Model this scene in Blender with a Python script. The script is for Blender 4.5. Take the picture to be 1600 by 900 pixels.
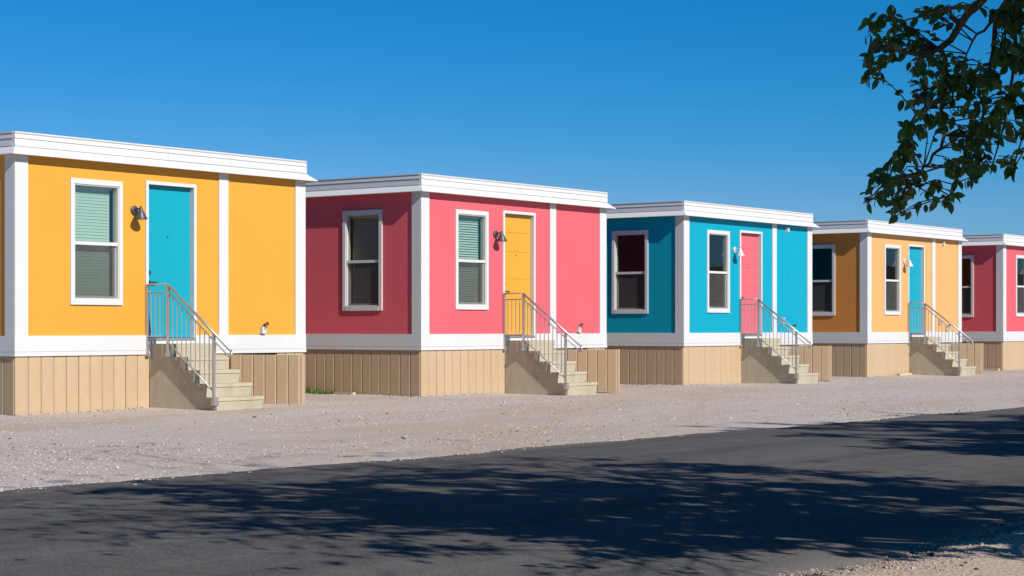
import bpy, bmesh, math, random
import numpy as np
from mathutils import Vector, Matrix, Quaternion, noise

for o in list(bpy.data.objects):
    bpy.data.objects.remove(o)
scene = bpy.context.scene
COL = scene.collection
R = math.radians
rng = random.Random(7)

# ---------------------------------------------------------------- camera, sky, sun, exposure
# world axes: X along the house fronts (away to the right), Y away from the road, camera above the origin
FPX, XVP, YH, CAMH = 2950.0, 2979.0, 512.0, 1.1        # focal length (px of a 1600 wide frame), vanishing point, horizon, eye height
TH = math.atan((XVP - 800) / FPX)
ST, CT = math.sin(TH), math.cos(TH)
cam = bpy.data.cameras.new('camera')
cam.sensor_width = 36.0
cam.lens = FPX / 1600 * 36
cam.shift_y = (YH - 450) / 1600
cam.clip_end = 6000
camo = bpy.data.objects.new('camera', cam)
COL.objects.link(camo)
camo.location = (0, 0, CAMH)
camo.rotation_euler = (R(90), 0, TH - math.pi / 2)
scene.camera = camo

SUN = Vector((-0.200, -1.0, 0.70)).normalized()
world = bpy.data.worlds.new('World')
scene.world = world
world.use_nodes = True
wn = world.node_tree
wn.nodes.clear()
sky = wn.nodes.new('ShaderNodeTexSky')
sky.sky_type = 'NISHITA'
sky.sun_disc = False
sky.sun_elevation = math.asin(SUN.z)
sky.sun_rotation = math.atan2(SUN.x, SUN.y)
sky.altitude = 900
sky.air_density = 1.0
sky.dust_density = 0.1
sky.ozone_density = 3.0
hs = wn.nodes.new('ShaderNodeHueSaturation')
hs.inputs['Saturation'].default_value = 1.12
bg = wn.nodes.new('ShaderNodeBackground')
bg.inputs['Strength'].default_value = 0.0615
wo = wn.nodes.new('ShaderNodeOutputWorld')
wn.links.new(sky.outputs[0], hs.inputs['Color'])
tint = wn.nodes.new('ShaderNodeMix')           # deep, polarised desert blue
tint.data_type = 'RGBA'
tint.blend_type = 'MULTIPLY'
tint.inputs[0].default_value = 1.0
tint.inputs[7].default_value = (0.36, 0.68, 1.06, 1)
wn.links.new(hs.outputs[0], tint.inputs[6])
sep = wn.nodes.new('ShaderNodeSeparateColor')
com = wn.nodes.new('ShaderNodeCombineColor')
wn.links.new(tint.outputs[2], sep.inputs[0])


def wmath(op, a, b):
    m = wn.nodes.new('ShaderNodeMath')
    m.operation = op
    for i, q in enumerate((a, b)):
        if hasattr(q, 'links'):
            wn.links.new(q, m.inputs[i])
        else:
            m.inputs[i].default_value = q
    return m.outputs[0]


red = wmath('MINIMUM', sep.outputs[0], wmath('MULTIPLY', wmath('POWER', sep.outputs[0], 3.0), 0.36))
wn.links.new(red, com.inputs[0])
wn.links.new(sep.outputs[1], com.inputs[1])
wn.links.new(sep.outputs[2], com.inputs[2])
wn.links.new(com.outputs[0], bg.inputs[0])
wn.links.new(bg.outputs[0], wo.inputs[0])

sl = bpy.data.lights.new('sun', 'SUN')
sl.energy = 4.1
sl.angle = R(0.53)
sl.color = (1.0, 0.955, 0.88)
so = bpy.data.objects.new('sun', sl)
COL.objects.link(so)
so.location = (0, -20, 30)
so.rotation_euler = SUN.to_track_quat('Z', 'Y').to_euler()

vs = scene.view_settings
vs.view_transform = 'Standard'
vs.look = 'None'
vs.gamma = 1.0
vs.use_curve_mapping = False
vs.exposure = 0.45
scene.render.engine = 'CYCLES'
scene.cycles.max_bounces = 8
scene.cycles.transparent_max_bounces = 12


def from_px(x, y, z):
    """pixel of the 1600x900 photograph at camera depth z -> world point"""
    xc = (x - 800) / FPX * z
    return Vector((xc * ST + z * CT, -xc * CT + z * ST, CAMH + (YH - y) / FPX * z))


def to_px(p):
    xc = p[0] * ST - p[1] * CT
    z = p[0] * CT + p[1] * ST
    if z < 0.1:
        return None
    return 800 + FPX * xc / z, YH - FPX * (p[2] - CAMH) / z, z


def ground_px(x, y, gz=0.0):
    return from_px(x, y, FPX * (CAMH - gz) / (y - YH))


# ---------------------------------------------------------------- materials
MATS = {}


def nt(name):
    m = bpy.data.materials.new(name)
    m.use_nodes = True
    t = m.node_tree
    t.nodes.clear()
    out = t.nodes.new('ShaderNodeOutputMaterial')
    MATS[name] = m
    return m, t, out


def principled(t, out, color, rough, metal=0.0, spec=0.5):
    p = t.nodes.new('ShaderNodeBsdfPrincipled')
    p.inputs['Base Color'].default_value = (*color, 1)
    p.inputs['Roughness'].default_value = rough
    p.inputs['Metallic'].default_value = metal
    p.inputs['Specular IOR Level'].default_value = spec
    t.links.new(p.outputs[0], out.inputs[0])
    return p


def noise_node(t, scale, detail=4, rough=0.6, stretch=None, coord='Object'):
    tc = t.nodes.new('ShaderNodeTexCoord')
    mp = t.nodes.new('ShaderNodeMapping')
    if stretch:
        mp.inputs['Scale'].default_value = stretch
    n = t.nodes.new('ShaderNodeTexNoise')
    n.inputs['Scale'].default_value = scale
    n.inputs['Detail'].default_value = detail
    n.inputs['Roughness'].default_value = rough
    t.links.new(tc.outputs[coord], mp.inputs[0])
    t.links.new(mp.outputs[0], n.inputs['Vector'])
    return n


def ramp(t, src, stops):
    r = t.nodes.new('ShaderNodeValToRGB')
    e = r.color_ramp.elements
    while len(e) < len(stops):
        e.new(0.5)
    for i, (p, c) in enumerate(stops):
        e[i].position = p
        e[i].color = (*c, 1) if len(c) == 3 else c
    t.links.new(src, r.inputs[0])
    return r


def mixc(t, fac, a, b, mode='MIX'):
    m = t.nodes.new('ShaderNodeMix')
    m.data_type = 'RGBA'
    m.blend_type = mode
    for sock, v in ((m.inputs[0], fac), (m.inputs[6], a), (m.inputs[7], b)):
        if hasattr(v, 'links'):
            t.links.new(v, sock)
        elif isinstance(v, (int, float)):
            sock.default_value = v
        else:
            sock.default_value = (*v, 1)
    return m.outputs[2]


def bump(t, p, src, strength, dist=0.01):
    b = t.nodes.new('ShaderNodeBump')
    b.inputs['Strength'].default_value = strength
    b.inputs['Distance'].default_value = dist
    t.links.new(src, b.inputs['Height'])
    t.links.new(b.outputs[0], p.inputs['Normal'])
    return b


def sc(c, k):
    return tuple(min(1.0, v * k) for v in c)


def paint(name, color, rough=0.5, var=0.07, grain=(1, 1, 0.12), bmp=0.12, spec=0.4):
    """weathered wall paint: faint cloudiness, vertical streaks, wood grain relief"""
    m, t, out = nt(name)
    p = principled(t, out, color, rough, spec=spec)
    a = noise_node(t, 1.3, 5, 0.6)
    b = noise_node(t, 22, 3, 0.6, grain)
    c1 = mixc(t, ramp(t, a.outputs[0], [(0.3, (0, 0, 0)), (0.7, (1, 1, 1))]).outputs[0], sc(color, 1 - var), sc(color, 1 + var * 0.6))
    c2 = mixc(t, ramp(t, b.outputs[0], [(0.38, (0, 0, 0)), (0.62, (1, 1, 1))]).outputs[0], sc(color, 1 - var * 0.8), color)
    t.links.new(mixc(t, 0.4, c1, c2), p.inputs['Base Color'])
    bump(t, p, b.outputs[0], bmp, 0.004)
    return m


paint('wall_yellow', (0.74, 0.355, 0.045), spec=0.25)
paint('wall_pink', (0.76, 0.128, 0.155), spec=0.25)
paint('wall_turquoise', (0.002, 0.345, 0.485), spec=0.2)
paint('wall_peach', (0.74, 0.405, 0.145), spec=0.25)
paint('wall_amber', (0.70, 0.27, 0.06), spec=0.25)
paint('wall_rose', (0.74, 0.115, 0.14), spec=0.25)
paint('door_turquoise', (0.002, 0.34, 0.46), 0.45, 0.03)
paint('door_yellow', (0.69, 0.355, 0.036), 0.45, 0.03)
paint('door_pink', (0.74, 0.135, 0.165), 0.45, 0.03)
paint('trim_white', (0.67, 0.67, 0.67), 0.45, 0.035)
paint('sash_white', (0.60, 0.58, 0.54), 0.35, 0.03, bmp=0.03)
paint('cap_tan', (0.52, 0.43, 0.36), 0.6, 0.1)
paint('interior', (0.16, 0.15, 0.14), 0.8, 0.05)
paint('roof_membrane', (0.5, 0.5, 0.5), 0.8, 0.1, (1, 1, 1))
paint('plastic_white', (0.64, 0.64, 0.62), 0.4, 0.02, bmp=0.0)
paint('vent_pink', (0.62, 0.50, 0.46), 0.5, 0.02, bmp=0.0)
paint('bare_wood', (0.62, 0.50, 0.36), 0.7, 0.15)


def skirt_material():
    m, t, out = nt('skirt_tan')
    p = principled(t, out, (0.7, 0.5, 0.3), 0.6, spec=0.3)
    oi = t.nodes.new('ShaderNodeObjectInfo')
    a = noise_node(t, 2.0, 5, 0.65)
    g = noise_node(t, 60, 3, 0.6, (1, 1, 0.05))
    base = mixc(t, oi.outputs['Random'], (0.535, 0.383, 0.238), (0.58, 0.422, 0.266))
    c = mixc(t, ramp(t, a.outputs[0], [(0.35, (0, 0, 0)), (0.75, (1, 1, 1))]).outputs[0], base, (0.49, 0.35, 0.218))
    c = mixc(t, ramp(t, g.outputs[0], [(0.45, (0, 0, 0)), (0.75, (0.35, 0.35, 0.35))]).outputs[0], c, (0.40, 0.285, 0.18))
    # splashed dust near the ground, ragged upper edge
    tc = t.nodes.new('ShaderNodeTexCoord')
    sx = t.nodes.new('ShaderNodeSeparateXYZ')
    t.links.new(tc.outputs['Object'], sx.inputs[0])
    ad = t.nodes.new('ShaderNodeMath')
    ad.operation = 'MULTIPLY_ADD'
    ad.inputs[1].default_value = 0.28
    t.links.new(a.outputs[0], ad.inputs[0])
    t.links.new(sx.outputs['Z'], ad.inputs[2])
    dr = ramp(t, ad.outputs[0], [(0.12, (0.55, 0.55, 0.55)), (0.24, (0, 0, 0))])
    c = mixc(t, dr.outputs[0], c, (0.43, 0.35, 0.275))
    t.links.new(c, p.inputs['Base Color'])
    bump(t, p, g.outputs[0], 0.25, 0.003)


skirt_material()


def concrete():
    m, t, out = nt('concrete')
    p = principled(t, out, (0.5, 0.45, 0.36), 0.75, spec=0.3)
    a = noise_node(t, 3.5, 6, 0.65)
    f = noise_node(t, 160, 3, 0.7)
    s = noise_node(t, 5, 4, 0.6, (1, 1, 0.25))
    c = mixc(t, ramp(t, a.outputs[0], [(0.3, (0, 0, 0)), (0.7, (1, 1, 1))]).outputs[0], (0.47, 0.415, 0.305), (0.56, 0.50, 0.38))
    c = mixc(t, ramp(t, s.outputs[0], [(0.5, (0, 0, 0)), (0.75, (0.5, 0.5, 0.5))]).outputs[0], c, (0.33, 0.27, 0.18))
    c = mixc(t, ramp(t, f.outputs[0], [(0.35, (0.5, 0.5, 0.5)), (0.5, (0, 0, 0))]).outputs[0], c, (0.31, 0.26, 0.19))
    t.links.new(c, p.inputs['Base Color'])
    bump(t, p, f.outputs[0], 0.3, 0.004)


concrete()


def metal(name, color, rough, met=1.0):
    m, t, out = nt(name)
    p = principled(t, out, color, rough, met)
    n = noise_node(t, 30, 4, 0.6)
    t.links.new(ramp(t, n.outputs[0], [(0.3, sc(color, 0.82)), (0.7, sc(color, 1.08))]).outputs[0], p.inputs['Base Color'])
    t.links.new(ramp(t, n.outputs[0], [(0.3, (rough + 0.12,) * 3), (0.7, (rough - 0.06,) * 3)]).outputs[0], p.inputs['Roughness'])


metal('galvanised', (0.52, 0.51, 0.50), 0.45, 0.8)
metal('dark_metal', (0.028, 0.028, 0.032), 0.45, 0.0)
metal('lamp_grey', (0.06, 0.063, 0.075), 0.42, 0.0)
metal('lamp_white', (0.66, 0.66, 0.66), 0.35, 0.0)
metal('brass', (0.07, 0.05, 0.03), 0.5, 0.2)
metal('valve_red', (0.28, 0.03, 0.015), 0.5, 0.0)
metal('aluminium', (0.62, 0.62, 0.63), 0.4, 0.9)


def glass():
    m, t, out = nt('window_glass')
    tr = t.nodes.new('ShaderNodeBsdfTransparent')
    tr.inputs[0].default_value = (0.70, 0.87, 0.80, 1)
    gl = t.nodes.new('ShaderNodeBsdfGlossy')
    gl.inputs['Roughness'].default_value = 0.01
    lw = t.nodes.new('ShaderNodeLayerWeight')
    lw.inputs['Blend'].default_value = 0.5
    pw = t.nodes.new('ShaderNodeMath')
    pw.operation = 'POWER'
    pw.inputs[1].default_value = 5
    t.links.new(lw.outputs['Facing'], pw.inputs[0])
    fr = t.nodes.new('ShaderNodeMath')
    fr.operation = 'MULTIPLY_ADD'
    fr.inputs[1].default_value = 0.85
    fr.inputs[2].default_value = 0.15
    t.links.new(pw.outputs[0], fr.inputs[0])
    n = noise_node(t, 1.6, 2, 0.4)
    b = t.nodes.new('ShaderNodeBump')
    b.inputs['Strength'].default_value = 0.06
    b.inputs['Distance'].default_value = 0.02
    t.links.new(n.outputs[0], b.inputs['Height'])
    t.links.new(b.outputs[0], gl.inputs['Normal'])
    mx = t.nodes.new('ShaderNodeMixShader')
    t.links.new(fr.outputs[0], mx.inputs[0])
    t.links.new(tr.outputs[0], mx.inputs[1])
    t.links.new(gl.outputs[0], mx.inputs[2])
    t.links.new(mx.outputs[0], out.inputs[0])


glass()


def screen():
    m, t, out = nt('insect_screen')
    tr = t.nodes.new('ShaderNodeBsdfTransparent')
    df = t.nodes.new('ShaderNodeBsdfDiffuse')
    n = noise_node(t, 4, 2)
    t.links.new(ramp(t, n.outputs[0], [(0.3, (0.085, 0.083, 0.08)), (0.7, (0.11, 0.107, 0.10))]).outputs[0], df.inputs[0])
    mx = t.nodes.new('ShaderNodeMixShader')
    mx.inputs[0].default_value = 0.5
    t.links.new(tr.outputs[0], mx.inputs[1])
    t.links.new(df.outputs[0], mx.inputs[2])
    t.links.new(mx.outputs[0], out.inputs[0])


screen()
paint('blind_white', (0.66, 0.66, 0.63), 0.5, 0.03, bmp=0.0)


def gravel_ground():
    m, t, out = nt('gravel_ground')
    p = principled(t, out, (0.4, 0.35, 0.32), 0.9, spec=0.15)
    big = noise_node(t, 0.33, 5, 0.6, (0.45, 1.5, 1))
    mid = noise_node(t, 1.7, 5, 0.65, (0.5, 1.3, 1))
    fine = noise_node(t, 42, 4, 0.75)
    tc = t.nodes.new('ShaderNodeTexCoord')
    vo = t.nodes.new('ShaderNodeTexVoronoi')
    vo.inputs['Scale'].default_value = 38
    t.links.new(tc.outputs['Object'], vo.inputs['Vector'])
    stone = ramp(t, vo.outputs['Color'], [(0.0, (0.24, 0.195, 0.17)), (0.16, (0.46, 0.398, 0.36)), (0.6, (0.54, 0.472, 0.43)), (1.0, (0.62, 0.555, 0.51))])
    sand = ramp(t, fine.outputs[0], [(0.3, (0.41, 0.315, 0.245)), (0.7, (0.57, 0.46, 0.37))])
    f = mixc(t, 0.45, big.outputs['Color'], mid.outputs['Color'])
    c = mixc(t, ramp(t, f, [(0.46, (0, 0, 0)), (0.56, (0.95, 0.95, 0.95))]).outputs[0], stone.outputs[0], sand.outputs[0])
    # the near shoulder is bare tan sand
    sx = t.nodes.new('ShaderNodeSeparateXYZ')
    t.links.new(tc.outputs['Object'], sx.inputs[0])
    near = ramp(t, sx.outputs['Y'], [(0.0, (1, 1, 1)), (1.0, (0, 0, 0))])
    mr = t.nodes.new('ShaderNodeMapRange')
    mr.inputs[1].default_value = 4.5
    mr.inputs[2].default_value = 6.0
    t.links.new(sx.outputs['Y'], mr.inputs[0])
    t.links.new(mr.outputs[0], near.inputs[0])
    sand2 = ramp(t, fine.outputs[0], [(0.3, (0.44, 0.335, 0.265)), (0.7, (0.58, 0.46, 0.375))])
    c = mixc(t, near.outputs[0], c, sand2.outputs[0])
    t.links.new(c, p.inputs['Base Color'])
    h = mixc(t, 0.5, vo.outputs['Distance'], fine.outputs[0])
    bump(t, p, h, 0.7, 0.02)


gravel_ground()


def asphalt():
    m, t, out = nt('asphalt')
    p = principled(t, out, (0.1, 0.1, 0.1), 0.92, spec=0.08)
    big = noise_node(t, 0.5, 5, 0.6, (0.35, 1.6, 1))
    track = noise_node(t, 1.1, 4, 0.6, (0.08, 1.4, 1))
    mid = noise_node(t, 4, 5, 0.7)
    grain = noise_node(t, 55, 3, 0.8)
    fine = noise_node(t, 150, 2, 0.8)
    c = mixc(t, ramp(t, big.outputs[0], [(0.35, (0, 0, 0)), (0.68, (1, 1, 1))]).outputs[0], (0.098, 0.094, 0.091), (0.150, 0.144, 0.138))
    c = mixc(t, ramp(t, track.outputs[0], [(0.42, (0, 0, 0)), (0.66, (0.8, 0.8, 0.8))]).outputs[0], c, (0.175, 0.166, 0.157))
    c = mixc(t, ramp(t, mid.outputs[0], [(0.5, (0, 0, 0)), (0.75, (0.6, 0.6, 0.6))]).outputs[0], c, (0.085, 0.082, 0.080))
    c = mixc(t, 0.75, c, ramp(t, grain.outputs[0], [(0.3, (0.45, 0.45, 0.45)), (0.5, (0.95, 0.95, 0.95)), (0.72, (1.5, 1.45, 1.4))]).outputs[0], 'MULTIPLY')
    c = mixc(t, 0.8, c, ramp(t, fine.outputs[0], [(0.3, (0.3, 0.3, 0.3)), (0.52, (0.95, 0.95, 0.95)), (0.72, (1.7, 1.65, 1.6))]).outputs[0], 'MULTIPLY')
    # a few hairline cracks
    tc = t.nodes.new('ShaderNodeTexCoord')
    wv = noise_node(t, 1.3, 4, 0.6)
    wob = mixc(t, 0.06, tc.outputs['Object'], wv.outputs['Color'], 'ADD')
    vo = t.nodes.new('ShaderNodeTexVoronoi')
    vo.feature = 'DISTANCE_TO_EDGE'
    vo.inputs['Scale'].default_value = 0.42
    t.links.new(wob, vo.inputs['Vector'])
    crack = ramp(t, vo.outputs['Distance'], [(0.0, (0.35, 0.35, 0.35)), (0.005, (0, 0, 0))])
    c = mixc(t, crack.outputs[0], c, (0.035, 0.034, 0.034))
    # pale dust swept in along both edges
    sx = t.nodes.new('ShaderNodeSeparateXYZ')
    t.links.new(tc.outputs['Object'], sx.inputs[0])
    ab = t.nodes.new('ShaderNodeMath')
    ab.operation = 'SUBTRACT'
    ab.inputs[1].default_value = 6.95
    t.links.new(sx.outputs['Y'], ab.inputs[0])
    aa = t.nodes.new('ShaderNodeMath')
    aa.operation = 'ABSOLUTE'
    t.links.new(ab.outputs[0], aa.inputs[0])
    ad = t.nodes.new('ShaderNodeMath')
    ad.operation = 'MULTIPLY_ADD'
    ad.inputs[1].default_value = 1.1
    t.links.new(big.outputs[0], ad.inputs[0])
    t.links.new(aa.outputs[0], ad.inputs[2])
    mr = t.nodes.new('ShaderNodeMapRange')
    mr.inputs[1].default_value = 3.25
    mr.inputs[2].default_value = 4.05
    mr.inputs[4].default_value = 0.65
    t.links.new(ad.outputs[0], mr.inputs[0])
    c = mixc(t, mr.outputs[0], c, (0.34, 0.29, 0.25))
    t.links.new(c, p.inputs['Base Color'])
    bump(t, p, fine.outputs[0], 0.6, 0.008)


asphalt()


def island_material(name, stops, rough=0.85):
    m, t, out = nt(name)
    p = principled(t, out, (0.4, 0.4, 0.4), rough, spec=0.2)
    g = t.nodes.new('ShaderNodeNewGeometry')
    r = ramp(t, g.outputs['Random Per Island'], stops)
    r.color_ramp.interpolation = 'CONSTANT'
    t.links.new(r.outputs[0], p.inputs['Base Color'])


island_material('pebbles', [(0, (0.47, 0.41, 0.37)), (0.3, (0.53, 0.465, 0.425)), (0.55, (0.44, 0.40, 0.375)), (0.7, (0.55, 0.455, 0.39)),
                            (0.80, (0.22, 0.18, 0.16)), (0.89, (0.10, 0.08, 0.07)), (0.965, (0.62, 0.57, 0.53)), (0.975, (0.31, 0.21, 0.16))])


island_material('grit', [(0, (0.42, 0.32, 0.25)), (0.4, (0.50, 0.39, 0.315)), (0.7, (0.33, 0.245, 0.19)), (0.88, (0.10, 0.075, 0.06)), (0.96, (0.50, 0.43, 0.38))])


def leaf_material():
    m, t, out = nt('leaf')
    g = t.nodes.new('ShaderNodeNewGeometry')
    oi = t.nodes.new('ShaderNodeObjectInfo')
    ad = t.nodes.new('ShaderNodeMath')
    ad.operation = 'ADD'
    t.links.new(g.outputs['Random Per Island'], ad.inputs[0])
    t.links.new(oi.outputs['Random'], ad.inputs[1])
    fr = t.nodes.new('ShaderNodeMath')
    fr.operation = 'FRACT'
    t.links.new(ad.outputs[0], fr.inputs[0])
    r = ramp(t, fr.outputs[0], [(0, (0.030, 0.085, 0.026)), (0.5, (0.045, 0.120, 0.032)), (0.85, (0.075, 0.150, 0.035)), (0.96, (0.13, 0.15, 0.035)), (1.0, (0.17, 0.12, 0.03))])
    p = principled(t, out, (0.03, 0.08, 0.02), 0.38, spec=0.5)
    t.links.new(r.outputs[0], p.inputs['Base Color'])
    tl = t.nodes.new('ShaderNodeBsdfTranslucent')
    tcol = mixc(t, 1.0, r.outputs[0], (1.3, 1.9, 0.5), 'MULTIPLY')
    t.links.new(tcol, tl.inputs[0])
    mx = t.nodes.new('ShaderNodeMixShader')
    mx.inputs[0].default_value = 0.32
    t.links.new(p.outputs[0], mx.inputs[1])
    t.links.new(tl.outputs[0], mx.inputs[2])
    t.links.new(mx.outputs[0], out.inputs[0])


leaf_material()


def bark():
    m, t, out = nt('bark')
    p = principled(t, out, (0.15, 0.1, 0.07), 0.9, spec=0.2)
    n = noise_node(t, 14, 5, 0.7, (1, 1, 0.2))
    t.links.new(ramp(t, n.outputs[0], [(0.3, (0.045, 0.035, 0.022)), (0.7, (0.14, 0.11, 0.065))]).outputs[0], p.inputs['Base Color'])
    bump(t, p, n.outputs[0], 0.8, 0.03)


bark()
paint('weed_green', (0.10, 0.17, 0.035), 0.6, 0.3, (1, 1, 1))
paint('hill', (0.10, 0.085, 0.07), 0.95, 0.3, (1, 1, 1))
paint('dry_leaf', (0.13, 0.06, 0.03), 0.8, 0.2, (1, 1, 1))
paint('dark_stone', (0.07, 0.05, 0.04), 0.9, 0.2, (1, 1, 1))


# overall reflectance of the painted, mineral and ground surfaces
for name_, m_ in MATS.items():
    if name_ in ('leaf', 'bark', 'window_glass', 'insect_screen', 'galvanised', 'aluminium', 'dark_metal', 'interior', 'weed_green'):
        continue
    t_ = m_.node_tree
    for p_ in [n_ for n_ in t_.nodes if n_.type == 'BSDF_PRINCIPLED']:
        src = p_.inputs['Base Color'].links[0].from_socket
        t_.links.new(mixc(t_, 1.0, src, (0.9, 0.9, 0.9), 'MULTIPLY'), p_.inputs['Base Color'])


# ---------------------------------------------------------------- mesh helpers
class MB:
    """collects boxes, bars and prisms, builds ONE mesh object"""

    def __init__(self, tf=None):
        self.v, self.f, self.tf = [], [], tf

    def add(self, vs, fs):
        o = len(self.v)
        self.v += [tuple(self.tf(*p)) if self.tf else tuple(p) for p in vs]
        self.f += [tuple(i + o for i in f) for f in fs]
        return self

    def box(self, x0, x1, y0, y1, z0, z1):
        return self.add([(x0, y0, z0), (x1, y0, z0), (x1, y1, z0), (x0, y1, z0), (x0, y0, z1), (x1, y0, z1), (x1, y1, z1), (x0, y1, z1)],
                        [(0, 3, 2, 1), (4, 5, 6, 7), (0, 1, 5, 4), (1, 2, 6, 5), (2, 3, 7, 6), (3, 0, 4, 7)])

    def prism(self, poly, axis, a0, a1):
        """poly: 2D outline in the other two axes (in order), extruded along axis from a0 to a1"""
        n = len(poly)

        def P(q, a):
            q = list(q)
            q.insert(axis, a)
            return tuple(q)
        vs = [P(q, a0) for q in poly] + [P(q, a1) for q in poly]
        fs = [tuple(range(n)), tuple(range(2 * n - 1, n - 1, -1))]
        fs += [(i, (i + 1) % n, n + (i + 1) % n, n + i) for i in range(n)]
        return self.add(vs, fs)

    def tube(self, pts, rad, n=8, cap=True):
        pts = [Vector(p) for p in pts]
        if not isinstance(rad, (list, tuple)):
            rad = [rad] * len(pts)
        vs, fs = [], []
        ref = None
        for i, p in enumerate(pts):
            d = (pts[min(i + 1, len(pts) - 1)] - pts[max(i - 1, 0)])
            if d.length < 1e-9:
                d = Vector((0, 0, 1))
            d.normalize()
            if ref is None:
                ref = Vector((0, 0, 1)) if abs(d.z) < 0.9 else Vector((1, 0, 0))
            a = (ref - d * ref.dot(d)).normalized()
            ref = a
            b = d.cross(a)
            for k in range(n):
                t = 2 * math.pi * k / n
                vs.append(p + (a * math.cos(t) + b * math.sin(t)) * rad[i])
        for i in range(len(pts) - 1):
            for k in range(n):
                fs.append((i * n + k, i * n + (k + 1) % n, (i + 1) * n + (k + 1) % n, (i + 1) * n + k))
        if cap:
            fs.append(tuple(range(n - 1, -1, -1)))
            fs.append(tuple((len(pts) - 1) * n + k for k in range(n)))
        return self.add(vs, fs)

    def mesh(self, name, mat, smooth=False):
        me = bpy.data.meshes.new(name)
        me.from_pydata(self.v, [], self.f)
        bm = bmesh.new()
        bm.from_mesh(me)
        bmesh.ops.recalc_face_normals(bm, faces=bm.faces)
        bm.to_mesh(me)
        bm.free()
        me.materials.append(MATS[mat])
        if smooth:
            for p in me.polygons:
                p.use_smooth = True
        return me


def link(name, me, parent=None, loc=None, rot=None, scale=None):
    o = bpy.data.objects.new(name, me)
    COL.objects.link(o)
    if parent:
        o.parent = parent
    if loc is not None:
        o.location = loc
    if rot is not None:
        o.rotation_euler = rot
    if scale is not None:
        o.scale = scale
    return o


def tag(o, label, cat, group=None):
    o['label'] = label
    o['category'] = cat
    if group:
        o['group'] = group
    return o


def smooth_edges(me, ang=40):
    for p in me.polygons:
        p.use_smooth = True
    me.set_sharp_from_angle(angle=R(ang))


# ---------------------------------------------------------------- ground, road, hills
V0 = 18.63                    # the plane of the house fronts
U0, PITCH, W, D = 14.98, 7.853, 5.175, 12.0


def sstep(a, b, x):
    t = np.clip((x - a) / (b - a), 0, 1)
    return t * t * (3 - 2 * t)


def road_far(u):
    return 10.25 - 0.030 * (np.clip(u, 0, 40) - 8.1) + 0.05 * np.sin(u * 0.9) + 0.035 * np.sin(u * 2.3 + 1) + 0.02 * np.sin(u * 6.1) + 0.018 * np.sin(u * 14.3 + 2 * np.sin(u * 3.1)) + 0.012 * np.sin(u * 31.7)


def road_near(u):
    return 3.87 + 0.04 * np.sin(u * 1.3 + 0.5) + 0.035 * np.sin(u * 3.7) + 0.03 * np.sin(u * 8.3 + 2) + 0.02 * np.sin(u * 17.1)


def ground_z(u, v):
    u = np.asarray(u, dtype=float)
    v = np.asarray(v, dtype=float)
    z = 0.045 * np.exp(-((u - 19.5) / 5.0) ** 2) * sstep(12, 17, v)
    z = z + 0.012 * np.sin(u * 0.8 + v * 0.5) * np.sin(v * 0.9 - 0.3 * u) + 0.006 * np.sin(u * 2.7 + 1.3 * v) * np.sin(v * 3.1)
    inside = sstep(road_near(u) - 0.05, road_near(u) + 0.35, v) * (1 - sstep(road_far(u) - 0.35, road_far(u) + 0.05, v))
    berm = 0.02 * np.exp(-((v - road_near(u) + 0.25) / 0.25) ** 2)
    return (z + berm) * (1 - inside) - 0.06 * inside


def axis(lo, hi, step, far):
    c = list(np.arange(lo, hi + 1e-6, step))
    d, x = step, lo
    left = []
    while x > -far:
        d *= 1.5
        x -= d
        left.append(x)
    d, x = step, hi
    right = []
    while x < far:
        d *= 1.5
        x += d
        right.append(x)
    return np.array(left[::-1] + c + right)


def grid_obj(name, xs, ys, zf, mat):
    X, Y = np.meshgrid(xs, ys)
    Z = zf(X, Y)
    vs = np.stack([X, Y, Z], -1).reshape(-1, 3)
    nx, ny = len(xs), len(ys)
    fs = [(j * nx + i, j * nx + i + 1, (j + 1) * nx + i + 1, (j + 1) * nx + i) for j in range(ny - 1) for i in range(nx - 1)]
    me = bpy.data.meshes.new(name)
    me.from_pydata(vs.tolist(), [], fs)
    me.materials.append(MATS[mat])
    for p in me.polygons:
        p.use_smooth = True
    o = link(name, me)
    o['kind'] = 'structure'
    return o


grid_obj('ground', axis(0, 62, 0.2, 3000), axis(-2, 22, 0.2, 3000), ground_z, 'gravel_ground')

# road: one sheet with uneven edges
us = np.concatenate([np.arange(-300, -4, 4.0), np.arange(-4, 60, 0.12), np.arange(60, 500, 4.0)])
ts = np.array([0, 0.01, 0.06, 0.25, 0.5, 0.75, 0.94, 0.99, 1.0])
vs_, fs_ = [], []
for u in us:
    a, b = float(road_near(u)), float(road_far(u))
    ga, gb = float(ground_z(u, a - 0.06)), float(ground_z(u, b + 0.06))
    for t in ts:
        edge = 1 - min(t, 1 - t) * 100 if min(t, 1 - t) < 0.01 else 0
        z = 0.012 + 0.03 * (1 - (2 * t - 1) ** 2) + 0.003 * math.sin(u * 1.7 + t * 9)
        z = z * (1 - edge) + edge * ((ga if t < 0.5 else gb) - 0.012)
        vs_.append((u, a + (b - a) * t, z))
nt_ = len(ts)
for i in range(len(us) - 1):
    for j in range(nt_ - 1):
        fs_.append((i * nt_ + j, (i + 1) * nt_ + j, (i + 1) * nt_ + j + 1, i * nt_ + j + 1))
me = bpy.data.meshes.new('road')
me.from_pydata(vs_, [], fs_)
me.materials.append(MATS['asphalt'])
for p in me.polygons:
    p.use_smooth = True
link('road', me)['kind'] = 'structure'

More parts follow.
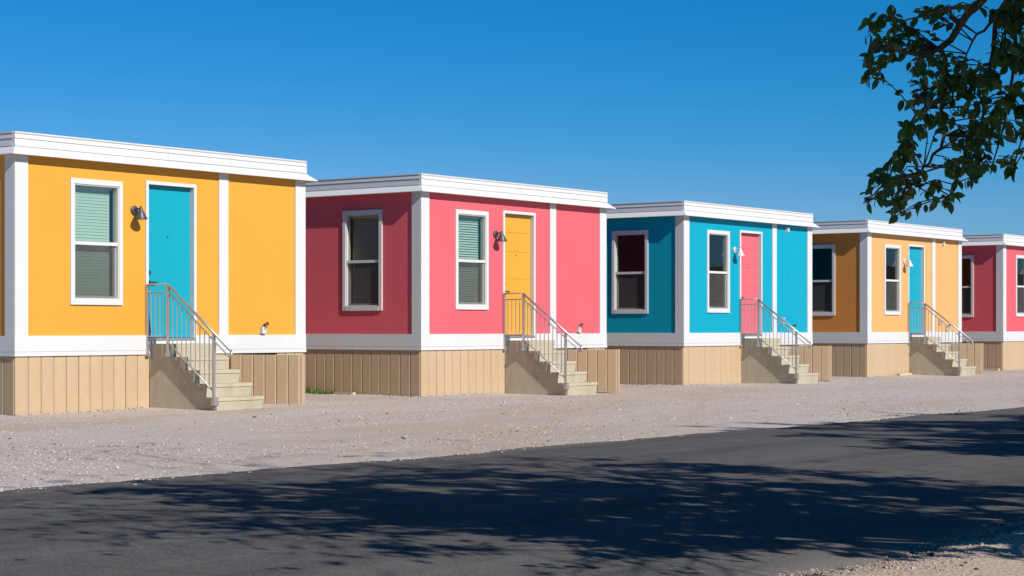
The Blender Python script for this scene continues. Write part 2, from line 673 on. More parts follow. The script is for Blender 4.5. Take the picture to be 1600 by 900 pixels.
# a low ridge across the valley, behind the photographer: the windows mirror it
vs_, fs_ = [], []
N = 120
for i in range(N + 1):
    a = R(-150 + 140 * i / N)
    h = 38 + 14 * noise.noise(Vector((i * 0.11, 0, 0))) + 9 * noise.noise(Vector((i * 0.35, 3, 0))) + 4 * noise.noise(Vector((i * 0.9, 7, 0)))
    for r_, z in ((1000, -3), (1120, h * 0.45), (1230, h), (1600, h * 0.6), (1900, -3)):
        vs_.append((math.cos(a) * r_, math.sin(a) * r_, z))
for i in range(N):
    for j in range(4):
        fs_.append((i * 5 + j, i * 5 + j + 1, (i + 1) * 5 + j + 1, (i + 1) * 5 + j))
me = bpy.data.meshes.new('hills')
me.from_pydata(vs_, [], fs_)
me.materials.append(MATS['hill'])
for p in me.polygons:
    p.use_smooth = True
link('hills', me)['kind'] = 'structure'


def scatter(name, pts, sizes, mat, label, flat=0.65, seed=1):
    """loose stones: each an irregular eight-cornered lump, all in one mesh"""
    r = np.random.default_rng(seed)
    n = len(pts)
    base = np.array([(-1, -1, -1), (1, -1, -1), (1, 1, -1), (-1, 1, -1), (-1, -1, 1), (1, -1, 1), (1, 1, 1), (-1, 1, 1)], float) * 0.5
    vs = base[None] * r.uniform(0.55, 1.1, (n, 8, 3))
    vs[:, 4:, :2] *= r.uniform(0.45, 0.85, (n, 1, 1))
    vs *= (sizes[:, None, None] * np.stack([r.uniform(0.7, 1.4, n), r.uniform(0.6, 1.1, n), r.uniform(0.4, 1.0, n) * flat], -1)[:, None, :])
    a = r.uniform(0, 6.283, n)
    ca, sa = np.cos(a)[:, None], np.sin(a)[:, None]
    x = vs[:, :, 0] * ca - vs[:, :, 1] * sa
    y = vs[:, :, 0] * sa + vs[:, :, 1] * ca
    out = np.stack([x, y, vs[:, :, 2]], -1) + pts[:, None, :]
    fb = np.array([(0, 3, 2, 1), (4, 5, 6, 7), (0, 1, 5, 4), (1, 2, 6, 5), (2, 3, 7, 6), (3, 0, 4, 7)])
    fs = (fb[None] + 8 * np.arange(n)[:, None, None]).reshape(-1, 4)
    me = bpy.data.meshes.new(name)
    me.from_pydata(out.reshape(-1, 3).tolist(), [], fs.tolist())
    me.materials.append(MATS[mat])
    o = link(name, me)
    o['kind'] = 'stuff'
    tag(o, label, name)
    return o


r = np.random.default_rng(3)
n = 85000
depth = 11.5 + 36 * r.random(n) ** 1.5
px = r.uniform(-120, 1720, n)
xc = (px - 800) / FPX * depth
u = xc * ST + depth * CT
v = -xc * CT + depth * ST
k = (v > road_far(u) - np.abs(r.normal(0, 0.16, n))) & (v < V0 + 3.0) & (u > 1)
# thin where the drive is bare sand
patch = np.array([noise.noise(Vector((a * 0.25, b * 0.8, 1.0))) for a, b in zip(u, v)])
k &= r.random(n) < np.clip(0.65 + patch * 1.6, 0.12, 1)
# none inside the house footprints
fx = (u - U0) % PITCH
k &= ~((v > V0 - 0.02) & (fx < W + 0.05))
u, v = u[k], v[k]
siz = np.clip(r.lognormal(math.log(0.0112), 0.45, len(u)), 0.006, 0.042)
scatter('gravel', np.stack([u, v, np.where(v < road_far(u) - 0.02, 0.016, ground_z(u, v)) + siz * 0.08], -1), siz, 'pebbles', 'loose pinkish grey gravel spread between the road and the houses', seed=5)

uu, vv = [], []
for i in range(5):
    a = U0 + PITCH * i
    uu.append(r.uniform(a, a + W, 700)); vv.append(V0 - 0.005 - np.abs(r.normal(0, 0.05, 700)))
    uu.append(a - 0.005 - np.abs(r.normal(0, 0.05, 450))); vv.append(r.uniform(V0, V0 + 4, 450))
u, v = np.concatenate(uu), np.concatenate(vv)
k = ~((((u - U0) % PITCH) > 2.1) & (((u - U0) % PITCH) < 3.05) & (v < V0))
u, v = u[k], v[k]
siz = np.clip(r.lognormal(math.log(0.014), 0.4, len(u)), 0.007, 0.04)
scatter('loose_stones', np.stack([u, v, ground_z(u, v) + siz * 0.2], -1), siz, 'pebbles', 'loose stones piled against the tan skirting of the cottages', seed=15)

n = 9000
u = r.uniform(4, 12.5, n)
v = road_near(u) - np.abs(r.normal(0, 0.5, n)) * r.random(n) + 0.07 + 0.10 * r.normal(0, 0.5, n)
siz = np.clip(r.lognormal(math.log(0.007), 0.5, n), 0.003, 0.026)
zz = np.where(v > road_near(u) + 0.03, 0.014, ground_z(u, v))
scatter('roadside_gravel', np.stack([u, v, zz + siz * 0.1], -1), siz, 'grit', 'crumbled stones and grit along the near edge of the asphalt', seed=9)


# ---------------------------------------------------------------- houses
def front(a, b, z):
    return (a, -b, z)


def left(a, b, z):
    return (-b, a, z)


def right(a, b, z):
    return (W + b, a, z)


def back(a, b, z):
    return (a, D + b, z)


ZB0, ZB1, ZF0, ZTOP = 0.747, 1.0, 3.22, 3.505      # base band, fascia bottom, roof top
WIN = (0.857, 1.72, 1.392, 2.992)
SWIN = (0.785, 1.61, 1.372, 2.975)
DOOR = (2.167, 2.985, 0.965, 2.99)
CACHE = {}


def cached(key, fn):
    if key not in CACHE:
        CACHE[key] = fn()
    return CACHE[key]


def part(house, name, key, tf, mat, build, parent=None, smooth=False):
    def mk():
        b = MB(tf)
        build(b)
        return b.mesh(name, mat, smooth)
    return link(name, cached((key, mat), mk), parent or house)


def holed(b, a0, a1, z0, z1, hole, b0, b1):
    if hole is None:
        b.box(a0, a1, b0, b1, z0, z1)
        return
    ha0, ha1, hz0, hz1 = hole
    b.box(a0, ha0, b0, b1, z0, z1)
    b.box(ha1, a1, b0, b1, z0, z1)
    b.box(ha0, ha1, b0, b1, hz1, z1)
    if hz0 > z0:
        b.box(ha0, ha1, b0, b1, z0, hz0)


def window(house, key, tf, rect, blind):
    a0, a1, z0, z1 = rect
    c = 0.062
    win = part(house, 'window', key + 'casing', tf, 'trim_white', lambda b: (
        b.box(a0, a0 + c, 0, 0.022, z0, z1), b.box(a1 - c, a1, 0, 0.022, z0, z1),
        b.box(a0 + c, a1 - c, 0, 0.024, z1 - 0.068, z1), b.box(a0 + c, a1 - c, 0, 0.026, z0, z0 + 0.07)))
    i0, i1, k0, k1 = a0 + c, a1 - c, z0 + 0.07, z1 - 0.068
    f = 0.016
    zm = z0 + 0.785

    def P(name, k, mat, fn):
        return part(house, name, key + k, tf, mat, fn, win)
    P('frame', 'frame', 'sash_white', lambda b: (
        b.box(i0, i0 + f, -0.085, 0.010, k0, k1), b.box(i1 - f, i1, -0.085, 0.010, k0, k1),
        b.box(i0 + f, i1 - f, -0.085, 0.012, k1 - f, k1), b.box(i0 + f, i1 - f, -0.085, 0.012, k0, k0 + f)))
    j0, j1 = i0 + f, i1 - f
    P('meeting_rail', 'rail', 'trim_white', lambda b: b.box(j0, j1, -0.05, 0.004, zm - 0.022, zm + 0.022))
    s = 0.03
    P('sash', 'sash', 'sash_white', lambda b: (
        b.box(j0, j0 + s, -0.065, -0.028, k0 + f, zm - 0.022), b.box(j1 - s, j1, -0.065, -0.028, k0 + f, zm - 0.022),
        b.box(j0 + s, j1 - s, -0.065, -0.026, k0 + f, k0 + f + s)))
    P('pane', 'pane_up', 'window_glass', lambda b: b.add([(j0, -0.030, zm + 0.022), (j1, -0.030, zm + 0.022), (j1, -0.030, k1 - f), (j0, -0.030, k1 - f)], [(0, 1, 2, 3)]))
    P('pane', 'pane_low', 'window_glass', lambda b: b.add([(j0 + s, -0.045, k0 + f + s), (j1 - s, -0.045, k0 + f + s), (j1 - s, -0.045, zm - 0.022), (j0 + s, -0.045, zm - 0.022)], [(0, 1, 2, 3)]))
    P('insect_screen', 'screen', 'insect_screen', lambda b: b.add([(j0, -0.018, k0 + f), (j1 - 0.012, -0.018, k0 + f), (j1 - 0.012, -0.018, zm - 0.022), (j0, -0.018, zm - 0.022)], [(0, 1, 2, 3)]))
    if blind:
        tilt = blind

        def slats(b):
            z = k1 - 0.05
            b.box(i0 + 0.02, i1 - 0.02, -0.135, -0.095, k1 - 0.045, k1 - 0.004)
            while z > k0 + 0.03:
                dz, db = 0.0245 * math.sin(tilt), 0.0245 * math.cos(tilt)
                b.add([(i0 + 0.02, -0.115 - db, z + dz), (i1 - 0.05, -0.115 - db, z + dz), (i1 - 0.05, -0.115 + db, z - dz), (i0 + 0.02, -0.115 + db, z - dz)], [(0, 1, 2, 3)])
                z -= 0.040
        bl = P('blind', 'blind%.2f' % tilt, 'blind_white', slats)
        bl['kind'] = 'stuff'
    return win


def lamp(house_loc, mat, label):
    o = link('wall_lamp', None, None, (house_loc[0] + 1.925, house_loc[1], 2.635))
    tag(o, label, 'wall lamp', 'cone shaded lamps beside the house doors')

    def m(key, fn):
        return cached(('lamp', key, mat), fn)

    def plate():
        b = MB()
        b.tube([(0, 0, 0), (0, -0.022, 0), (0, -0.030, 0)], [0.058, 0.058, 0.044], 24)
        return b.mesh('backplate', mat)

    def arm():
        b = MB()
        b.tube([(0, -0.028, 0), (0, -0.07, 0.016), (0, -0.108, 0.022), (0, -0.13, 0.012)], 0.011, 10)
        return b.mesh('arm', mat, True)

    def shade():
        b = MB()
        prof = [(0.016, 0.030), (0.022, 0.012), (0.026, 0.0), (0.088, -0.122), (0.088, -0.128), (0.083, -0.122), (0.02, -0.003)]
        n = 28
        vs = [(rr * math.cos(2 * math.pi * k / n), -0.135 + rr * math.sin(2 * math.pi * k / n), z + 0.005) for rr, z in prof for k in range(n)]
        fs = [(i * n + k, i * n + (k + 1) % n, (i + 1) * n + (k + 1) % n, (i + 1) * n + k) for i in range(len(prof) - 1) for k in range(n)]
        fs.append(tuple(range(n)))
        b.add(vs, fs)
        me = b.mesh('shade', mat)
        smooth_edges(me, 35)
        return me
    link('backplate', m('plate', plate), o)
    link('arm', m('arm', arm), o)
    s = link('shade', m('shade', shade), o)

    def knob():
        b = MB()
        b.tube([(0, -0.135, 0.034), (0, -0.135, 0.048)], 0.011, 10)
        return b.mesh('knob', 'dark_metal')
    link('knob', cached(('lamp', 'knob'), knob), s)
    return o


SB = 0.2      # skirt board pitch


def board_mesh(w, z0, z1):
    """one skirting board with chamfered long edges"""
    def mk():
        b = MB()
        g, c, t = 0.0035, 0.011, 0.018
        b.prism([(g, 0), (g, -t + c * 0.8), (g + c, -t), (w - g - c, -t), (w - g, -t + c * 0.8), (w - g, 0)], 2, z0, z1)
        return b.mesh('skirt_board', 'skirt_tan')
    return cached(('board', round(w, 4), z0, z1), mk)


def stairs(hx, group, label, rail_mat='galvanised'):
    """precast stair, side plane 2.5 cm behind the ends of its risers and treads; side mounted railing on its left"""
    o = link('entry_stairs', None, None, (hx + 2.165, V0, 0))
    tag(o, label, 'stairs', group)
    w = 0.83
    lv = [0.889, 0.718, 0.547, 0.376, 0.205]           # landing and treads
    fr = [0.445, 0.660, 0.875, 1.090, 1.300]           # front edge of each
    ins = 0.026

    def C(name, key, fn, mat='concrete', parent=None, smooth=False):
        def mk():
            b = MB()
            fn(b)
            return b.mesh(name, mat, smooth)
        return link(name, cached(('stairs', key, mat), mk), parent or o)

    def body(b):
        poly = [(-0.012, -0.08), (-0.012, lv[0] - 0.012)]
        for i in range(5):
            poly.append((-(fr[i] - 0.030), lv[i] - 0.012))
            poly.append((-(fr[i] - 0.045), (lv[i + 1] - 0.012) if i < 4 else -0.08))
        b.prism(poly, 0, ins, w - ins)
    C('stair_body', 'body', body)
    C('landing', 'landing', lambda b: b.box(ins + 0.002, w - 0.002, -fr[0] + 0.004, -0.014, lv[0] - 0.05, lv[0]))
    for i in range(5):
        zb = lv[i + 1] if i < 4 else -0.06

        def riser(b, i=i, zb=zb):
            y, lean = -fr[i], 0.024 * (lv[i] - zb) / 0.171
            b.prism([(y, lv[i] - (0.002 if i == 0 else 0.003)), (y + 0.05, lv[i] - 0.003), (y + 0.05 + lean, zb), (y + lean, zb)], 0, 0, w)
        C('riser', 'riser%d' % i, riser)
        if i:
            def tread(b, i=i):
                b.box(0.0015, w - 0.0015, -fr[i] - 0.004, -fr[i - 1] + 0.026, lv[i] - 0.045, lv[i])
            C('tread', 'tread%d' % i, tread)

    # railing: x = -0.03 (5 cm outside the side plane)
    x = -0.034
    hr = 0.018
    yA, yB, yC = -0.03, -0.425, -1.262
    zt = 1.665

    def slope(y):
        return (y - yB) * 0.752       # negative going forward
    rail = C('railing', 'handrail', lambda b: (
        b.tube([(x, yA, zt), (x, yB + 0.01, zt)], 0.012, 8),
        b.tube([(x, yB + 0.012, zt), (x, yC - 0.30, zt + slope(yC - 0.30))], 0.0185, 10),
        b.tube([(x, yC - 0.298, zt + slope(yC - 0.298)), (x, yC - 0.318, zt + slope(yC - 0.318) - 0.03), (x, yC - 0.305, zt + slope(yC - 0.305) - 0.085),
                (x, yC - 0.285, zt + slope(yC - 0.285) - 0.1)], 0.0165, 10)), rail_mat, None, True)
    C('rail', 'mid', lambda b: b.tube([(x, yA, zt - 0.1), (x, yB, zt - 0.1), (x, yC - 0.29, zt - 0.1 + slope(yC - 0.29))], 0.010, 8), rail_mat, rail, True)
    C('rail', 'low', lambda b: b.tube([(x, yA, 0.985), (x, yB, 0.985)], 0.010, 8), rail_mat, rail, True)
    C('rail', 'lowslope', lambda b: b.tube([(x, yB, 0.912), (x, yC, 0.912 + slope(yC))], 0.0115, 8), rail_mat, rail, True)
    for k, (y, zb, zz) in enumerate([(yA, 0.735, zt), (yB, 0.735, zt), (yC, 0.12, zt + slope(yC))]):
        p = C('post', 'post%d' % k, lambda b, y=y, zb=zb, zz=zz: b.box(x - 0.016, x + 0.016, y - 0.016, y + 0.016, zb, zz), rail_mat, rail)
        C('bracket', 'bracket%d' % k, lambda b, y=y, zb=zb: b.box(x - 0.022, 0.03 if k else 0.0, y - 0.03, y + 0.03, zb - 0.012, zb + (0.09 if y == yC else 0.03)),
          rail_mat, rail)
    for i in range(4):
        y = yA + (yB - yA) * (i + 1) / 5
        C('baluster', 'balL%d' % i, lambda b, y=y: b.box(x - 0.005, x + 0.005, y - 0.005, y + 0.005, 0.985, zt - 0.1), rail_mat, rail)
    for i in range(9):
        y = yB + (yC - yB) * (i + 1) / 10
        C('baluster', 'balS%d' % i, lambda b, y=y: b.box(x - 0.005, x + 0.005, y - 0.005, y + 0.005, 0.912 + slope(y), zt - 0.1 + slope(y)), rail_mat, rail)
    return o


def house(idx, wall, sidewall, doorm, lampm, label, stair_label, lamp_label, blinds, doorlines, extras):
    hx = U0 + PITCH * idx
    h = link('cottage', None, None, (hx, V0, 0))
    tag(h, label, 'cottage', 'row of small flat roofed cottages')
    T = 0.11

    def P(name, key, tf, mat, fn, parent=None):
        return part(h, name, key, tf, mat, fn, parent)

    # wall panels: narrow joints over a backing, so that the seams show as fine lines
    g = 0.0005
    fpan = [(0.16, 0.79, None), (0.79, 2.02, WIN), (2.02, 3.48, DOOR), (3.62, 4.12, None), (4.12, W - 0.15, None)]
    for i, (a, b_, hole) in enumerate(fpan):
        hh = None
        if hole is WIN:
            hh = (WIN[0] + 0.05, WIN[1] - 0.05, WIN[2] + 0.05, WIN[3] - 0.05)
        if hole is DOOR:
            hh = (DOOR[0] - 0.03, DOOR[1] + 0.03, 0.96, DOOR[3] + 0.03)
        P('wall_panel', 'fp%d' % i, front, wall, lambda b, a=a, b_=b_, hh=hh: holed(b, a + g, b_ - g, 0.96, 3.3, hh, -T, 0))
    P('wall_panel', 'fdivback', front, wall, lambda b: b.box(3.48 + g, 3.62 - g, -T, -0.002, 0.96, 3.3))
    joints = [0.15, 0.56, 1.78, 3.0, 4.22, 5.44, 6.66, 7.88, 9.1, 10.32, D - 0.15]
    for i in range(len(joints) - 1):
        hh = (SWIN[0] + 0.05, SWIN[1] - 0.05, SWIN[2] + 0.05, SWIN[3] - 0.05) if i == 1 else None
        P('wall_panel', 'lp%d' % i, left, sidewall, lambda b, i=i, hh=hh: holed(b, joints[i] + g, joints[i + 1] - g, 0.96, 3.3, hh, -T, 0))
        P('wall_panel', 'rp%d' % i, right, sidewall, lambda b, i=i: b.box(joints[i] + g, joints[i + 1] - g, -T, 0, 0.96, 3.3))
    P('wall_panel', 'bp', back, sidewall, lambda b: b.box(0.16, W - 0.16, -T, 0, 0.96, 3.3))
    # the room behind the windows
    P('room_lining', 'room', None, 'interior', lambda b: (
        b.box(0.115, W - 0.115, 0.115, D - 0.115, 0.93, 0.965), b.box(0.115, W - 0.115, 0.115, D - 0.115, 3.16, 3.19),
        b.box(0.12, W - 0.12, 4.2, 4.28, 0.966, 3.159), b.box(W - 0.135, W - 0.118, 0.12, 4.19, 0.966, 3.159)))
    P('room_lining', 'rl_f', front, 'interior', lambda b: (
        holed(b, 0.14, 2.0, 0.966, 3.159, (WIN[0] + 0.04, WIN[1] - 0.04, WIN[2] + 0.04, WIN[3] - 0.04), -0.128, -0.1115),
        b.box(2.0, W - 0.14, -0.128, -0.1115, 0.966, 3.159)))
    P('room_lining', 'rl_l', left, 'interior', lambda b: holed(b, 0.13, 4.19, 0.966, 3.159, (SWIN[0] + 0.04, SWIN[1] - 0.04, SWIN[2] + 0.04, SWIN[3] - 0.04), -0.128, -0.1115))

    # corner trims, divider
    tb = 0.020
    for i, (a0, a1) in enumerate([(-0.019, 0.185), (3.46, 3.636), (4.985, W + 0.019)]):
        P('corner_trim' if i != 1 else 'trim_board', 'ft%d' % i, front, 'trim_white', lambda b, a0=a0, a1=a1: b.box(a0, a1, 0.001, tb, ZB1 - 0.004, 3.25))
    for nm, tf in (('l', left), ('r', right)):
        P('corner_trim', 't0' + nm, tf, 'trim_white', lambda b: b.box(-0.0005, 0.17, 0.001, tb, ZB1 - 0.004, 3.25))
        P('corner_trim', 't1' + nm, tf, 'trim_white', lambda b: b.box(D - 0.17, D + 0.018, 0.001, tb, ZB1 - 0.004, 3.25))
    # base band: a wide board over a narrow lip; interrupted at the door
    bo = 0.024
    for i, (a0, a1, z1) in enumerate([(-bo, DOOR[0] - 0.012, ZB1), (DOOR[0] - 0.010, DOOR[1] + 0.010, 0.93), (DOOR[1] + 0.012, W + bo, ZB1)]):
        P('base_board', 'fb%d' % i, front, 'trim_white', lambda b, a0=a0, a1=a1, z1=z1: b.box(a0, a1, -0.1, bo, 0.803, z1))
    P('base_board', 'fb_lip', front, 'trim_white', lambda b: b.box(-bo - 0.004, W + bo + 0.004, -0.1, bo + 0.004, ZB0, 0.800))
    for nm, tf in (('l', left), ('r', right)):
        P('base_board', 'sb' + nm, tf, 'trim_white', lambda b: b.box(-bo + 0.001, D + bo - 0.001, -0.1, bo - 0.001, 0.803, ZB1 - 0.001))
        P('base_board', 'sl' + nm, tf, 'trim_white', lambda b: b.box(-bo - 0.003, D + bo + 0.003, -0.1, bo + 0.003, ZB0 + 0.001, 0.799))
    P('base_board', 'bb', back, 'trim_white', lambda b: b.box(0, W, -0.09, bo, ZB0 + 0.002, ZB1 - 0.002))

    # roof: membrane, stepped fascia boards, sloping drip flange, tan drip edge, soffit
    roof = P('roof', 'roof', None, 'roof_membrane', lambda b: b.box(-0.02, W + 0.02, -0.02, D + 0.02, 3.27, 3.462))
    seam = 2.50 + 0.25 * ((idx * 37) % 5 - 0) / 5 if idx else 2.50
    o1 = 0.030

    def run(key, tf, a0, a1, dz=0.0, eps=0.0):
        P('fascia_board', key + 'c', tf, 'cap_tan', lambda b: b.box(a0, a1, -0.03, o1 + 0.002 + eps, 3.478 + dz, 3.486 + dz), roof)
        P('fascia_board', key + 'd', tf, 'trim_white', lambda b: b.box(a0, a1, -0.03, o1 + 0.006 + eps, 3.4865 + dz, ZTOP + dz), roof)
        P('fascia_board', key + 'a', tf, 'trim_white', lambda b: b.add(
            [(a0, -0.03, 3.423 + dz), (a1, -0.03, 3.423 + dz), (a1, o1 + 0.006 + eps, 3.423 + dz), (a0, o1 + 0.006 + eps, 3.423 + dz),
             (a0, -0.03, 3.4775 + dz), (a1, -0.03, 3.4775 + dz), (a1, o1 - 0.002 + eps, 3.4775 + dz), (a0, o1 - 0.002 + eps, 3.4775 + dz)],
            [(0, 1, 2, 3), (4, 5, 6, 7), (0, 1, 5, 4), (1, 2, 6, 5), (2, 3, 7, 6), (3, 0, 4, 7)]), roof)
        P('fascia_board', key + 'b', tf, 'trim_white', lambda b: b.add(
            [(a0, -0.03, 3.327 + dz), (a1, -0.03, 3.327 + dz), (a1, o1 + 0.006 + eps, 3.327 + dz), (a0, o1 + 0.006 + eps, 3.327 + dz),
             (a0, -0.03, 3.4185 + dz), (a1, -0.03, 3.4185 + dz), (a1, o1 - 0.003 + eps, 3.4185 + dz), (a0, o1 - 0.003 + eps, 3.4185 + dz)],
            [(0, 1, 2, 3), (4, 5, 6, 7), (0, 1, 5, 4), (1, 2, 6, 5), (2, 3, 7, 6), (3, 0, 4, 7)]), roof)
    e = o1
    run('ff0_%.2f' % seam, front, -e, seam - 0.001)
    run('ff1_%.2f' % seam, front, seam + 0.001, W + e, 0.0015, 0.0015)
    run('fl', left, -e + 0.0345, D + e, 0.0005)
    run('fr', right, -e + 0.0345, D + e, 0.0005)
    run('fbk', back, 0.005, W - 0.005)
    # drip flange: four mitred sloping boards
    fo = 0.143

    def flange(key, pts_top, pts_bot):
        def fn(b):
            (x0, y0), (x1, y1) = pts_top
            (X0, Y0), (X1, Y1) = pts_bot
            th = 0.010
            b.add([(x0, y0, 3.324), (x1, y1, 3.324), (X1, Y1, ZF0 + 0.004), (X0, Y0, ZF0 + 0.004),
                   (x0, y0, 3.324 - th), (x1, y1, 3.324 - th), (X1, Y1, ZF0 - 0.004), (X0, Y0, ZF0 - 0.004)],
                  [(0, 1, 2, 3), (7, 6, 5, 4), (0, 1, 5, 4), (1, 2, 6, 5), (2, 3, 7, 6), (3, 0, 4, 7)])
        P('drip_flange', key, None, 'trim_white', fn, roof)
    ti, to = o1 - 0.004, fo
    flange('dfl_f', ((-ti, -ti), (W + ti, -ti)), ((-to, -to), (W + to, -to)))
    flange('dfl_l', ((-ti, D + ti), (-ti, -ti)), ((-to, D + to), (-to, -to)))
    flange('dfl_r', ((W + ti, -ti), (W + ti, D + ti)), ((W + to, -to), (W + to, D + to)))
    flange('dfl_b', ((W + ti, D + ti), (-ti, D + ti)), ((W + to, D + to), (-to, D + to)))
    P('soffit', 'soffit', None, 'trim_white', lambda b: (
        b.box(-0.13, W + 0.13, -0.13, 0.0, 3.2235, 3.2285), b.box(-0.13, W + 0.13, D, D + 0.13, 3.2235, 3.2285),
        b.box(-0.13, 0.0, 0.0005, D - 0.0005, 3.2235, 3.2285), b.box(W, W + 0.13, 0.0005, D - 0.0005, 3.2235, 3.2285)), roof)

    # skirting: boards on front and left, opening for the access hatch in the front
    H0, H1 = W - 1.52, W - 0.56
    r_ = random.Random(50 + idx)

    def boards(tf, a_from, a_to, rot, off, parent=h, skip=None, z1=ZB0 - 0.004):
        a = a_from
        while a < a_to - 0.02:
            wd = min(SB * r_.choice([0.93, 1.0, 1.0, 1.05]), a_to - a)
            if a_to - (a + wd) < 0.05:
                wd = a_to - a
            if skip and a + wd > skip[0] and a < skip[0] - 0.001:
                wd = skip[0] - a
            if skip and skip[0] - 0.001 <= a < skip[1] - 0.001:
                a = skip[1]
                continue
            wd = round(wd * 200) / 200
            p = tf(a, off + r_.uniform(-0.002, 0.002), 0)
            if tf is left:
                p = tf(a + wd, off, 0)
            link('skirt_board', board_mesh(wd, -0.08, z1), parent, p, (0, 0, rot))
            a += wd
    boards(front, -0.006, W + 0.006, 0, -0.012, skip=(H0 + 0.06, H1))
    boards(left, 0.014, 5.0, R(-90), -0.012)
    back_skirt = P('skirt_panel', 'skp', None, 'skirt_tan', lambda b: (
        b.box(0.0, 0.03, 5.003, D, -0.08, ZB0 - 0.004), b.box(W - 0.03, W, 0.02, D, -0.08, ZB0 - 0.004), b.box(0.031, W - 0.031, D - 0.03, D - 0.001, -0.08, ZB0 - 0.004),
        b.box(0.05, H0 + 0.06, 0.030, 0.05, -0.08, ZB0 - 0.004), b.box(H1, W - 0.035, 0.030, 0.05, -0.08, ZB0 - 0.004), b.box(0.030, 0.049, 0.055, 5.0, -0.08, ZB0 - 0.004)))
    # the hatch of the crawl space stands open
    ang = R(17)
    hat = link('access_hatch', cached('hatch', lambda: MB().box(0.0, 0.028, -1.058, 0.0, 0.0, 0.70).box(0.0, 0.11, -1.082, -1.060, 0.0, 0.715).box(
        0.030, 0.10, -1.058, -1.0, 0.02, 0.70).mesh('access_hatch', 'skirt_tan')), h, (H0 + 0.01, -0.03, 0.018), (0, 0, ang))
    hat['label'] = 'tan boarded hatch standing open in front of the skirting'
    for k in range(6):
        link('skirt_board', board_mesh(0.176, 0.004, 0.712), hat, (0.0, -0.002 - 0.176 * k, 0), (0, 0, R(-90)))

    # openings
    window(h, 'fw', front, WIN, blinds)
    window(h, 'sw', left, SWIN, blinds * 0.9 if blinds else 0)
    d0, d1, z0, z1 = DOOR
    fr_ = P('door_frame', 'dframe', front, 'trim_white', lambda b: (
        b.box(d0 - 0.047, d0, -0.11, 0.022, z0, z1), b.box(d1, d1 + 0.045, -0.11, 0.022, z0, z1), b.box(d0 - 0.047, d1 + 0.045, -0.11, 0.0235, z1, z1 + 0.045)))
    P('threshold', 'thr', front, 'aluminium', lambda b: b.box(d0 - 0.008, d1 + 0.008, -0.1, 0.036, 0.934, 0.963), fr_)

    def leaf(b):
        zs = [z0 + 0.006] + ([z0 + 0.5, z0 + 0.95, z0 + 1.4, z0 + 1.72] if doorlines else []) + [z1 - 0.004]
        for q in range(len(zs) - 1):
            b.box(d0 + 0.004, d1 - 0.004, -0.104, -0.062, zs[q] + (0.002 if q else 0), zs[q + 1] - 0.002)
        b.box(d0 + 0.005, d1 - 0.005, -0.1035, -0.068, z0 + 0.007, z1 - 0.007)
    door = P('door', 'leaf%d' % doorlines, front, doorm, leaf)
    P('handle', 'handle', front, 'dark_metal', lambda b: (
        b.tube([(d0 + 0.065, -0.062, 1.70), (d0 + 0.065, -0.050, 1.70)], 0.03, 14), b.tube([(d0 + 0.065, -0.052, 1.70), (d0 + 0.065, -0.015, 1.70)], 0.011, 8),
        b.tube([(d0 + 0.058, -0.012, 1.70), (d0 + 0.17, -0.012, 1.697)], 0.011, 8)), door)
    P('deadbolt', 'bolt', front, 'dark_metal', lambda b: b.tube([(d0 + 0.065, -0.062, 1.83), (d0 + 0.065, -0.035, 1.83)], 0.028, 14), door)
    P('peephole', 'peep', front, 'dark_metal', lambda b: b.tube([((d0 + d1) / 2, -0.062, 2.31), ((d0 + d1) / 2, -0.056, 2.31)], 0.011, 10), door)

    # hose tap on the right of the front
    bib = P('hose_tap', 'bib', front, 'plastic_white', lambda b: (
        b.box(4.27, 4.345, 0.001, 0.055, 1.012, 1.115), b.box(4.262, 4.353, 0.001, 0.062, 1.022, 1.034)))
    P('spout', 'spout', front, 'brass', lambda b: (
        b.tube([(4.31, 0.03, 1.112), (4.31, 0.05, 1.15), (4.312, 0.075, 1.152), (4.315, 0.095, 1.10)], 0.011, 8)), bib)
    P('handle', 'tap', front, 'valve_red', lambda b: (
        b.tube([(4.31, 0.055, 1.15), (4.355, 0.058, 1.156)], 0.009, 8), b.tube([(4.353, 0.058, 1.156), (4.372, 0.058, 1.157)], 0.024, 12)), bib)
    if extras:
        bx = P('outlet_box', 'outlet', front, 'plastic_white', lambda b: (b.box(3.865, 3.94, 0.0, 0.05, 1.185, 1.305)))
        P('cover', 'outcover', front, 'galvanised', lambda b: b.box(3.882, 3.923, 0.05, 0.056, 1.20, 1.29), bx)
        P('wall_vent', 'vent', front, 'plastic_white', lambda b: (b.box(4.05, 4.14, 0.0, 0.012, 3.06, 3.18), b.box(4.06, 4.13, 0.012, 0.05, 3.085, 3.17)))
    lamp((hx, V0), lampm, lamp_label)
    stairs(hx, 'concrete stairs up to the house doors', stair_label)
    return h


house(0, 'wall_yellow', 'wall_yellow', 'door_turquoise', 'lamp_grey', 'golden yellow cottage with turquoise door and white trim',
      'beige concrete stairs with steel railing below the golden yellow cottage\'s turquoise door', 'dark grey cone wall lamp on the golden yellow cottage', 1.40, 0, 0)
house(1, 'wall_pink', 'wall_pink', 'door_yellow', 'lamp_grey', 'coral pink cottage with yellow door and blinds behind its windows',
      'beige concrete stairs with steel railing below the yellow door', 'dark grey cone wall lamp on the coral pink cottage', 0.95, 1, 0)
house(2, 'wall_turquoise', 'wall_turquoise', 'door_pink', 'lamp_white', 'turquoise blue cottage with coral pink door and white trim',
      'beige concrete stairs with steel railing below the coral pink door', 'white cone wall lamp on the turquoise blue cottage', 0, 1, 1)
house(3, 'wall_peach', 'wall_amber', 'door_turquoise', 'lamp_white', 'pale peach cottage with turquoise door and white trim',
      'beige concrete stairs with steel railing below the pale peach cottage\'s turquoise door', 'white cone wall lamp on the pale peach cottage', 0, 1, 1)
